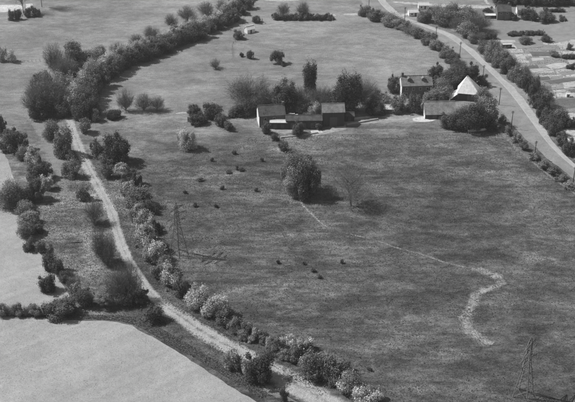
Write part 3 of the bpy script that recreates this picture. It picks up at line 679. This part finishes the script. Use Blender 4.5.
# farm trees
for it in [
    ('bare', 250, 76, 107, 46, 'huge grey bare tree behind the white gable of the farm', 1.5), ('leafy', 241, 104, 116, 19, 'dark bush left of the white farm gable', 0), ('leafy', 285, 86, 112, 24, 'dark tree behind the roofs of the farm range', 1.2),
    ('leafy', 309, 66, 92, 11, 'slim dark poplar rising behind the farm', 1.0), ('bare', 322, 86, 107, 26, 'grey bare tree behind the big farm barn', 1.2), ('leafy', 347, 79, 111, 24, 'tall dark tree right of the big farm barn', 1.5),
    ('bare', 362, 79, 103, 26, 'grey bare tree right of the tall dark one at the farm', 1.2), ('pale', 302, 100, 113, 20, 'pale leafy bush behind the farm sheds', 0), ('bare', 266, 88, 112, 22, 'bare tree behind the gap between gable and sheds', 1.0), ('pale', 315, 104, 117, 12, 'pale bush left of the big farm barn', 0),
    ('leafy', 264, 113, 126, 9, 'dark bush against the front of the white-gabled building', 0), ('green', 308, 112, 121, 13, 'grey bush behind the roof of the long dark shed', 0), ('leafy', 317, 122, 129, 9, 'small dark bush at the left foot of the big farm barn', 0), ('bare', 300, 86, 108, 22, 'bare tree between the poplar and the dark farm tree', 1.0), ('leafy', 334, 92, 110, 18, 'dark tree behind the right half of the big farm barn', .9), ('green', 378, 92, 104, 18, 'grey bush left of the farmhouse garden', 0), ('leafy', 266, 122, 134, 8, 'small dark bush in front of the farm range', 0), ('leafy', 299, 123, 136, 13, 'round dark bush in front of the farm sheds', 0), ('leafy', 275, 134, 141, 8, 'low dark bush on the pasture edge before the farm', 0),
    ('leafy', 393, 78, 93, 13, 'dark bush against the left end of the farmhouse', 0), ('green', 385, 96, 108, 16, 'grey bush in the farm garden', 0), ('leafy', 374, 104, 115, 19, 'dark bush beside the farm yard', 0), ('green', 397, 97, 112, 18, 'grey bush between the farm yard and the farmhouse', 0),
    ('leafy', 415, 96, 113, 13, 'dark round bush left of the white gable of the low barn', 0), ('leafy', 436, 66, 81, 15, 'dark tree at the right end of the farmhouse', .9), ('green', 439, 82, 99, 23, 'grey-green bush between farmhouse and white barn', 0),
    ('leafy', 453, 69, 86, 24, 'dark tree behind the left side of the white barn', 1.0), ('leafy', 469, 66, 84, 20, 'dark tree behind the peak of the white barn', 1.0), ('leafy', 481, 76, 87, 12, 'small dark bush between the white barn and the road', 0),
    ('leafy', 448, 114, 129, 20, 'round dark bush at the corner of the pasture right of the farm yard', 0), ('leafy', 472, 106, 129, 24, 'dark tree in front of the white barn', .9), ('green', 486, 100, 124, 20, 'grey tree right of the dark one before the white barn', .9),
    ('leafy', 491, 120, 130, 17, 'low dark bush at the top corner of the pasture fence', 0), ('green', 430, 92, 101, 12, 'small grey bush behind the ridge of the low grey-roofed barn', 0), ('green', 482, 90, 103, 16, 'grey bush close right of the white barn', 0), ('leafy', 350, 108, 117, 12, 'low dark bush beside the right end of the big farm barn', 0),
    ('leafy', 458, 121, 130, 14, 'low dark bush right of the round one by the farm yard', 0), ('leafy', 475, 120, 130, 16, 'low dark bush under the dark tree before the white barn', 0)]:
    nm = 'poplar_tree' if 'poplar' in it[5] else ('tree' if it[6] > .8 else None)
    plant(*it[:6], bare=it[6], name=nm, cat='tree' if nm else None)
# road sides
for i, (x, y, w) in enumerate([(366, 13, 9), (374, 17, 10), (383, 18, 12), (392, 22, 12), (401, 26, 12), (410, 31, 12), (419, 35, 10), (428, 41, 10), (437, 47, 9), (446, 54, 10), (452, 61, 10), (459, 65, 10)]):
    plant(('green', 'leafy', 'bare')[i % 3] if i % 4 else 'green', x, y - 6.5, y + 3.5, w * 1.4, ORD[i] + ' shrub from the far end of the hedge left of the road', 'hedge left of the far road', name='hedge_shrub', cat='hedge')
for i, (x, y, w) in enumerate([(502, 120, 7), (509, 132, 8), (516, 139, 9), (523, 147, 9), (534, 157, 10), (543, 166, 12), (553, 172, 13), (562, 179, 12), (571, 186, 12)]):
    plant('green', x, y - 5, y + 3.5, w, ORD[i] + ' low bush down the bank between near road and pasture', 'bushes on the bank below the near road')
for i, (k, x, t, b, w) in enumerate([('green', 448, 7, 25, 20), ('green', 464, 9, 25, 22), ('bare', 478, 13, 31, 22), ('bare', 436, 4, 22, 16), ('green', 467, 23, 35, 16), ('bare', 457, 17, 31, 16), ('green', 425, 10, 21, 14)]):
    plant(k, x, t, b, w, ORD[i] + ' tree of the clump right of the far road, a ' + LOOK[k], 'clump right of the far road', .9, 'tree', 'tree')
HR = [('green', 472, 34, 43, 10), ('green', 482, 42, 54, 12), ('green', 490, 47, 61, 13), ('green', 497, 54, 67, 12), ('leafy', 505, 60, 74, 12), ('green', 513, 68, 81, 12), ('leafy', 521, 74, 87, 12), ('leafy', 526, 78, 92, 10), ('leafy', 531, 85, 100, 10), ('leafy', 537, 94, 109, 12), ('leafy', 542, 102, 118, 12), ('leafy', 548, 111, 128, 14), ('leafy', 555, 120, 136, 14), ('leafy', 561, 134, 146, 12), ('leafy', 570, 142, 156, 14)]
HR += [('green' if i % 2 else 'bare', x + 8 + i % 3, t - 2 + i % 2, b - 1, w + 1) for i, (k, x, t, b, w) in enumerate(HR[:-3])]
for i, (k, x, t, b, w) in enumerate(sorted(HR, key=lambda q: q[3])):
    plant(k, x, t, b, w, ORD[i] + ' shrub from the far end of the hedge between road and allotments', 'hedge right of the near road', name='hedge_shrub', cat='hedge')
for i, x in enumerate(range(468, 498, 5)):
    plant('leafy', x, 33, 39, 7, ORD[i] + ' low dark shrub from the left in the short hedge right of the road', 'short hedge right of the road', name='hedge_shrub', cat='hedge')
for i, x in enumerate(range(511, 542, 5)):
    plant('leafy', x, 32 - .15 * i, 36 - .25 * i, 7, ORD[i] + ' low scrub from the left in the thin hedge behind the allotments', 'thin hedge behind the allotments', name='hedge_shrub', cat='hedge')
for i, x in enumerate(range(500, 600, 9)):
    plant('leafy', x, -5, 4.5, 14, ORD[i] + ' dark tree from the left in the row along the top right edge', 'tree row at the top right', .5, 'row_tree', 'tree')
for i, x in enumerate(range(546, 564, 4)):
    plant('leafy', x, 8.5, 12, 6, ORD[i] + ' low dark scrub from the left in the strip below the top right trees', 'short dark scrub strip', name='hedge_shrub', cat='hedge')
for i, x in enumerate(range(556, 590, 6)):
    plant('leafy', x, 118, 128, 9, ORD[i] + ' dark shrub from the left in the hedge between two pale garden plots', 'hedge between pale plots', name='hedge_shrub', cat='hedge')
for it in [('leafy', 546, 36.5, 42, 10, 'dark bush in the upper allotments'), ('leafy', 569.5, 44, 50, 5, 'small dark bush at the right edge of the upper allotments'), ('leafy', 565, 54, 59, 7, 'left dark bush of a pair in the right allotments'), ('leafy', 571, 54.5, 58.5, 8, 'right dark bush of a pair in the right allotments'),
           ('leafy', 571, 63, 69, 9, 'dark bush below the pair in the right allotments'), ('leafy', 525, 9, 20, 10, 'dark tree right of the far dark house'), ('leafy', 532, 11, 21, 9, 'dark tree beside the pale cottage at the top right'), ('leafy', 488, 8, 16, 10, 'dark tree left of the far dark house'),
           ('leafy', 545, 13, 22, 16, 'broad low bush right of the far houses'), ('leafy', 562, 16, 21, 8, 'small bush in the top right meadow'), ('leafy', 512, 12, 20, 9, 'dark bush at the right wall of the far dark house'), ('green', 525, 37, 44, 12, 'grey bush in the middle of the upper allotments'), ('green', 553, 51, 57, 9, 'grey bush among the middle plots')]:
    plant(*it)

# ------------------------------------------------------------------ buildings
def gable_house(name, label, cat, loc, rz, L, D, hw, hr, wall, roof, end_wall=None, over=.3, openings=(), chimneys=(), dormers=(), group=None):
    """L along x, D along y (front at y=0), walls hw, ridge hr above the eaves; ridge along x"""
    o = thing(name, label, cat, loc, rz, group)
    mb = MB()
    mb.hull([(0, 0, -.1), (L, 0, -.1), (L, D, -.1), (0, D, -.1), (0, 0, hw), (L, 0, hw), (L, D, hw), (0, D, hw), (0, D / 2, hw + hr), (L, D / 2, hw + hr)],
            [(0, 1, 5, 4), (2, 3, 7, 6), (1, 2, 6, 9, 5), (3, 0, 4, 8, 7), (4, 5, 9, 8), (6, 7, 8, 9), (3, 2, 1, 0)])
    w = mb.build('wall', wall, o)
    if end_wall:
        for x, d in ((-.06, -1), (L + .06, 1)):
            e = MB(); e.hull([(x, .02, -.1), (x, D - .02, -.1), (x, D - .02, hw - .02), (x, D / 2, hw + hr - .05), (x, .02, hw - .02), (x - d * .05, .02, -.1), (x - d * .05, D - .02, -.1), (x - d * .05, D - .02, hw - .02), (x - d * .05, D / 2, hw + hr - .05), (x - d * .05, .02, hw - .02)],
                             [(0, 1, 2, 3, 4), (9, 8, 7, 6, 5), (0, 5, 6, 1), (1, 6, 7, 2), (2, 7, 8, 3), (3, 8, 9, 4), (4, 9, 5, 0)])
            e.build('gable_wall', end_wall, o)
    k = hr / (D / 2); t = .14
    ro = MB()
    for s in (0, 1):
        y0, y1 = (-over, D / 2) if s == 0 else (D + over, D / 2)
        z0, z1 = hw - over * k + .03, hw + hr + .03
        ro.hull([(-over, y0, z0), (L + over, y0, z0), (L + over, y1, z1), (-over, y1, z1), (-over, y0, z0 + t), (L + over, y0, z0 + t), (L + over, y1, z1 + t), (-over, y1, z1 + t)],
                [(0, 1, 2, 3), (7, 6, 5, 4), (0, 4, 5, 1), (1, 5, 6, 2), (2, 6, 7, 3), (3, 7, 4, 0)])
    ro = ro.build('roof', roof, o)
    MB().box((L / 2, D / 2, hw + hr + .2), (L + 2 * over, .35, .14)).build('ridge', roof, ro)
    for (x, y, cw, top) in chimneys:
        MB().box((x, y, hw + hr * .5 + top / 2), (cw, cw, hr + top)).build('chimney', 'brick', ro)
    for (x, dw, dh) in dormers:
        y = D * .2; z = hw + y * k
        d = MB().box((x, y + .9, z + dh / 2), (dw, 1.8, dh)).build('dormer', wall, ro)
        MB().hull([(x - dw / 2 - .2, y - .2, z + dh), (x + dw / 2 + .2, y - .2, z + dh), (x, y - .2, z + dh + .7), (x - dw / 2 - .2, y + 2, z + dh), (x + dw / 2 + .2, y + 2, z + dh), (x, y + 2, z + dh + .7)], [(0, 1, 2), (5, 4, 3), (0, 2, 5, 3), (2, 1, 4, 5), (1, 0, 3, 4)]).build('dormer', roof, ro)
    for (kind, x, z, ww, hh) in openings:
        f = MB().box((x, -.03, z + hh / 2), (ww, .1, hh)).build(kind, 'window_frame' if kind == 'window' else 'door_paint', o)
        if kind == 'window':
            MB().box((x, -.085, z + hh / 2), (ww * .8, .03, hh * .82)).build('pane', 'glass_pane', f)
        else:
            MB().box((x + ww * .35, -.1, z + 1.0), (.08, .08, .25)).build('handle', 'galvanised_steel', f)
    return o
R10 = radians(11)
gable_house('farm_building', 'long farm building with a tall white left gable end', 'building', G(259.5, 127.5), radians(9), 10.5, 7.5, 5.0, 2.9, 'brick', 'slate', 'whitewash',
            openings=[('window', 2.5, 3.0, 1.0, 1.1), ('window', 6.0, 3.0, 1.0, 1.1), ('door', 4.2, 0, 1.1, 2.1)], chimneys=[(10.2, 3.75, .9, 1.2)])
gable_house('farm_shed', 'low dark shed with a pale roof edge before the white-gabled building', 'shed', G(270, 129.0), 0, 7.0, 3.2, 2.7, .5, 'tarred_boards', 'pale_roof', None, .15, openings=[('door', 2.0, 0, 1.4, 2.2), ('door', 5.0, 0, 1.4, 2.2)])
gable_house('farm_shed', 'long dark open-fronted shed left of the big farm barn', 'shed', G(286, 129.0), radians(1), 14.5, 5.0, 3.6, 1.3, 'tarred_boards', 'slate', None, .2, openings=[('door', 3, 0, 2.2, 2.6), ('door', 7, 0, 2.2, 2.6), ('door', 11, 0, 2.2, 2.6)])
gable_house('farm_barn', 'big square dark-fronted barn in the middle of the farm', 'barn', G(322.5, 126.5), radians(3), 8.8, 6.5, 6.2, 2.3, 'tarred_boards', 'clay_tiles', None, .3, openings=[('door', 4.4, 0, 3.0, 4.0)])
gable_house('farmhouse', 'farmhouse with white gable end, tiled roof, two dormers and chimneys', 'house', G(401.5, 98), radians(4), 13.0, 7.5, 5.6, 3.0, 'brick', 'clay_tiles', 'whitewash',
            openings=[('window', 2.0, 3.4, 1.1, 1.3), ('window', 5.0, 3.4, 1.1, 1.3), ('window', 8.0, 3.4, 1.1, 1.3), ('window', 11.0, 3.4, 1.1, 1.3), ('window', 2.0, .9, 1.1, 1.4), ('window', 10.6, .9, 1.1, 1.4), ('door', 6.5, 0, 1.1, 2.1)],
            chimneys=[(.6, 3.75, .9, 1.6), (12.4, 3.75, .9, 1.0)], dormers=[(3.3, 1.6, 1.2), (9.4, 1.6, 1.2)])
gable_house('long_barn', 'low barn with a broad grey roof and a white left gable beside the yard', 'barn', G(425, 119), radians(2), 12.5, 8.5, 2.0, 3.8, 'tarred_boards', 'thatch', 'whitewash', .25, openings=[('door', 4.0, 0, 1.6, 1.9), ('door', 9.0, 0, 1.6, 1.9)])
def low_wall(label, pix, h, mat):
    P = resample([G(*p)[:2] for p in pix], 1.2); b = P[0]
    o = thing('low_wall', label, 'wall', (b[0], b[1], 0)); w = MB(); c = MB()
    for k, (p, q) in enumerate(zip(P[:-1], P[1:])):
        m = (p + q) / 2 - b; d = q - p; a = math.atan2(d[1], d[0]); hh = h * PRN.uniform(.85, 1.1)
        w.box((m[0], m[1], hh / 2 - .1), (np.linalg.norm(d) - .01, .4, hh + .2), a); c.box((m[0], m[1], hh + .05), (np.linalg.norm(d) - .01, .52, .1), a)
    w.build('wall_course', mat, o); c.build('coping', mat, o)
low_wall('pale low wall running right from the big farm barn to the yard', [(347, 125), (362, 122.5), (378, 119.5)], .5, 'kerb_stone')
low_wall('broken pale wall on the pasture edge before the farm sheds', [(281, 138), (300, 136), (318, 133)], .4, 'kerb_stone')
low_wall('pale wall along the top right corner of the pasture', [(468, 132), (482, 130.5), (496, 129)], .8, 'whitewash')
low_wall('short white wall behind the sheds right of the white-gabled building', [(285, 120), (298, 119.5)], 2.6, 'whitewash')
gable_house('lean_shed', 'small dark shed against the right end of the big farm barn', 'shed', G(344.5, 121.5), radians(3), 4.0, 3.5, 2.2, 1.0, 'tarred_boards', 'slate', None, .2, openings=[('door', 2.0, 0, 1.2, 1.8)])
gable_house('yard_shed', 'small pale-roofed shed between farm yard and farmhouse', 'shed', G(383, 113.5), radians(-5), 4.5, 3.2, 2.0, 1.2, 'brick', 'pale_roof', None, .2, openings=[('door', 2.0, 0, 1.0, 1.7)])
# white-roofed barn
def white_barn():
    o = thing('white_barn', 'barn with a bright white peaked roof sweeping low on its left', 'barn', G(457, 100), radians(-13))
    L, D, hw, hr = 9.0, 7.4, 3.3, 6.4
    MB().box((L / 2, D / 2, hw / 2 - .05), (L, D, hw + .1)).build('wall', 'tarred_boards', o)
    e = .45; rx = L * .34
    ro = MB().hull([(-e, -e, hw), (L + e, -e, hw), (L + e, D + e, hw), (-e, D + e, hw), (rx - .1, D * .5, hw + hr), (rx + .5, D * .62, hw + hr)],
                   [(0, 1, 4), (1, 2, 5, 4), (2, 3, 5), (3, 0, 4, 5), (3, 2, 1, 0)]).build('roof', 'white_sheeting', o)
    MB().bar((rx - .1, D * .5, hw + hr + .05), (rx + .5, D * .62, hw + hr + .05), .15).build('ridge', 'white_sheeting', ro)
    # low sweep of roof on the front left corner
    MB().hull([(-3.2, -2.2, .5), (0.3, -.5, hw - .05), (-.4, 4.0, hw - .05), (-3.4, 2.6, 2.2), (-3.2, -2.2, .35), (0.3, -.5, hw - .25), (-.4, 4.0, hw - .25), (-3.4, 2.6, 2.0)],
              [(0, 1, 2, 3), (7, 6, 5, 4), (0, 4, 5, 1), (1, 5, 6, 2), (2, 6, 7, 3), (3, 7, 4, 0)]).build('lean_to_roof', 'white_sheeting', o)
    MB().box((-2.2, 1.2, .6), (1.8, 2.4, 1.4)).build('lean_to_wall', 'tarred_boards', o)
    for x in (.35, L / 2, L - .35): MB().box((x, -.12, hw / 2), (.25, .2, hw)).build('post', 'fence_timber', o)
    MB().box((L * .65, -.06, 1.4), (2.6, .1, 2.7)).build('door', 'door_paint', o)
white_barn()
gable_house('white_shed', 'small white shed at the end of the dark strip on the far meadow', 'shed', G(247.5, 34), radians(35), 4.5, 3.0, 2.0, 1.4, 'whitewash', 'white_sheeting', None, .2, openings=[('door', 2.2, 0, .9, 1.7)])
gable_house('dark_house', 'dark house among trees at the top right', 'house', G(497, 20), 0, 7.0, 7.0, 4.6, 2.6, 'brick', 'slate', None, .3, openings=[('window', 1.8, 3, 1, 1.1), ('window', 5.0, 3, 1, 1.1), ('door', 3.4, 0, 1, 2)], chimneys=[(6, 3.5, .8, 1)])
gable_house('low_shed', 'long low shed with a white roof left of the far dark house', 'shed', G(485, 18.5), 0, 5.4, 2.5, 1.6, .5, 'tarred_boards', 'white_sheeting', None, .15, openings=[('door', 2.5, 0, .9, 1.5)])
gable_house('pale_cottage', 'pale cottage between trees at the top right', 'house', G(517, 14), 0, 3.6, 4.0, 2.4, 1.4, 'whitewash', 'thatch', None, .2, openings=[('door', 1.0, 0, .9, 1.9), ('window', 2.6, .9, .9, .9)])
gable_house('pale_house', 'left one of two pale-roofed buildings by the far road junction', 'building', G(409, 16.5), radians(6), 5.0, 4.0, 2.0, 1.2, 'whitewash', 'pale_roof', None, .2, openings=[('window', 1.5, .8, .9, .9), ('door', 3.5, 0, .9, 1.8)])
gable_house('pale_house', 'right one of two pale-roofed buildings by the far road junction', 'building', G(418.5, 9.5), 0, 5.5, 4.0, 2.2, 1.2, 'whitewash', 'pale_roof', None, .2, openings=[('window', 1.5, .8, .9, .9), ('door', 3.5, 0, .9, 1.8)])
gable_house('allotment_shed', 'low allotment shed with white roof edge on a pale plot', 'shed', G(502.5, 48.5), radians(4), 4.4, 2.2, 1.9, .4, 'tarred_boards', 'pale_roof', None, .12, openings=[('door', 1.2, 0, .8, 1.6), ('window', 3.1, .8, .8, .6)])
gable_house('allotment_hut', 'tiny white hut on the lower allotments', 'shed', G(566.3, 97.5), 0, 1.5, 1.3, 1.5, .5, 'whitewash', 'white_sheeting', None, .1, openings=[('door', .75, 0, .6, 1.3)])

# ------------------------------------------------------------------ pylons
def pylon(label, loc, rz):
    o = thing('electricity_pylon', label, 'pylon', loc, rz, 'electricity pylons')
    HT, wb, ww = 19.0, 2.0, .6
    lv = [0, 3.4, 6.4, 9.0, 11.2, 13.0, 14.6, 16.2, 17.6]
    def wid(z): return wb + (ww - wb) * min(1, z / 11.2) if z < 11.2 else ww - (z - 11.2) / 7.8 * .38
    for sx in (-1, 1):
        for sy in (-1, 1):
            mb = MB()
            for a, b in zip(lv[:-1], lv[1:]):
                mb.bar((sx * wid(a), sy * wid(a), a - (.2 if a == 0 else 0)), (sx * wid(b), sy * wid(b), b), .13)
            mb.bar((sx * wid(lv[-1]), sy * wid(lv[-1]), lv[-1]), (0, 0, HT), .10)
            mb.build('leg', 'galvanised_steel', o)
    for (ax, sg) in ((0, -1), (0, 1), (1, -1), (1, 1)):
        mb = MB()
        def P(t, z): return (t * wid(z), sg * wid(z), z) if ax == 0 else (sg * wid(z), t * wid(z), z)
        for a, b in zip(lv[:-1], lv[1:]):
            mb.bar(P(-1, a), P(1, b), .06); mb.bar(P(1, a), P(-1, b), .06)
            if b > 6: mb.bar(P(-1, b), P(1, b), .05)
        mb.build('bracing', 'galvanised_steel', o)
    for z, ln in ((11.6, 3.6), (14.0, 4.6), (16.6, 3.2)):
        for s in (-1, 1):
            mb = MB(); tip = (s * ln, 0, z)
            for sy in (-1, 1):
                mb.bar((s * wid(z), sy * wid(z), z), tip, .11); mb.bar((s * wid(z), sy * wid(z), z + .9), tip, .09)
                for k in (.33, .66): mb.bar((s * (wid(z) + (ln - wid(z)) * k), sy * wid(z) * (1 - k), z), (s * (wid(z) + (ln - wid(z)) * k), sy * wid(z) * (1 - k), z + .9 * (1 - k)), .05)
            arm = mb.build('cross_arm', 'galvanised_steel', o)
            MB().bar((s * ln, 0, z - 1.0), (s * ln, 0, z), .09, .09, 6).build('insulator', 'insulator_glass', arm)
    return o
p1, p2 = G(179, 254), G(523, 396)
LINE = math.atan2(p2[1] - p1[1], p2[0] - p1[0])
pylon('lattice electricity pylon beside the track hedge at the left of the pasture', p1, LINE + pi / 2)
pylon('lattice electricity pylon at the bottom right of the pasture', p2, LINE + pi / 2)

# ------------------------------------------------------------------ roadside poles
POLES = [(368.7, 10), (404.5, 22), (435.5, 42), (459.5, 58), (482.5, 82), (499, 105), (511, 129), (534, 160), (572.5, 186)]
for i, (x, y) in enumerate(POLES):
    o = thing('telegraph_pole', ORD[i] + ' telegraph pole along the road, counted from the far end', 'telegraph pole', G(x, y), 0, 'telegraph poles along the road')
    MB().bar((0, 0, -.3), (0, 0, 8.0), .17, .11, 8).build('pole', 'pole_timber', o)
    q = G(*POLES[min(i + 1, 8)]); p = G(*POLES[max(i - 1, 0)]); a = math.atan2(q[1] - p[1], q[0] - p[0]) + pi / 2
    for z in (7.6, 7.1):
        c = MB().box((0, 0, z), (1.3, .12, .12), a).build('cross_arm', 'pole_timber', o)
        for k in (-.55, -.25, .25, .55):
            MB().bar((cos(a) * k, sin(a) * k, z + .06), (cos(a) * k, sin(a) * k, z + .22), .045, .03, 6).build('insulator', 'insulator_glass', c)

# ------------------------------------------------------------------ fences
def fence(label, pix, gap, h=1.1):
    P = resample([G(*p)[:2] for p in pix], gap)
    o = thing('wire_fence', label, 'fence', (P[0][0], P[0][1], 0)); b = P[0]
    pm = MB().bar((0, 0, -.2), (0, 0, h), .08, .07, 5); me = mesh('post', pm.v, pm.f, 'fence_timber')
    for p in P: link('post', me, o, (p[0] - b[0], p[1] - b[1], 0))
    for z in (.45, h - .15):
        mb = MB()
        for p, q in zip(P[:-1], P[1:]): mb.bar((p[0] - b[0], p[1] - b[1], z), (q[0] - b[0], q[1] - b[1], z), .025, .025, 3)
        mb.build('rail', 'fence_timber', o)
fence('post fence right of the white blossoming pair in the left field', [(17, 62.5), (28, 62), (40, 61.5)], 1.6)
fence('post fence along the pasture edge beside the near road', [(498, 131), (506, 139), (519, 152.5), (540, 170.5), (575, 196)], 2.6)
fence('post fence along the top of the far meadow', [(233, 57), (232, 46), (237, 40)], 2.5)
fence('short post fence right of the lone round bush by the sown field', [(56, 292.5), (71, 291.5)], 1.5)
fence('thin fence between the lower allotment plots', [(540, 88.5), (548, 92.5), (556, 98)], 1.6)
fence('thin fence between the middle allotment plots', [(561, 61), (568, 64.5)], 1.5)
fence('low fence in front of the farm sheds', [(296, 131), (306, 130.5), (310, 132.5)], 1.6)

# ------------------------------------------------------------------ the air
hb = MB().box((0, 350, 86), (1600, 1000, 174.5))
hz = hb.build('haze', 'whitewash')
hz.data.materials.clear()
hm = bpy.data.materials.new('haze_air'); hm.use_nodes = True; hn = hm.node_tree; hn.nodes.clear()
pv = hn.nodes.new('ShaderNodeVolumePrincipled'); ho = hn.nodes.new('ShaderNodeOutputMaterial')
pv.inputs['Color'].default_value = (.9, .9, .9, 1); pv.inputs['Density'].default_value = 0.00012; pv.inputs['Anisotropy'].default_value = 0.2
hn.links.new(pv.outputs[0], ho.inputs['Volume']); hz.data.materials.append(hm)
stuff(hz); tag(hz, 'thin pale haze lying over the whole valley', 'haze')
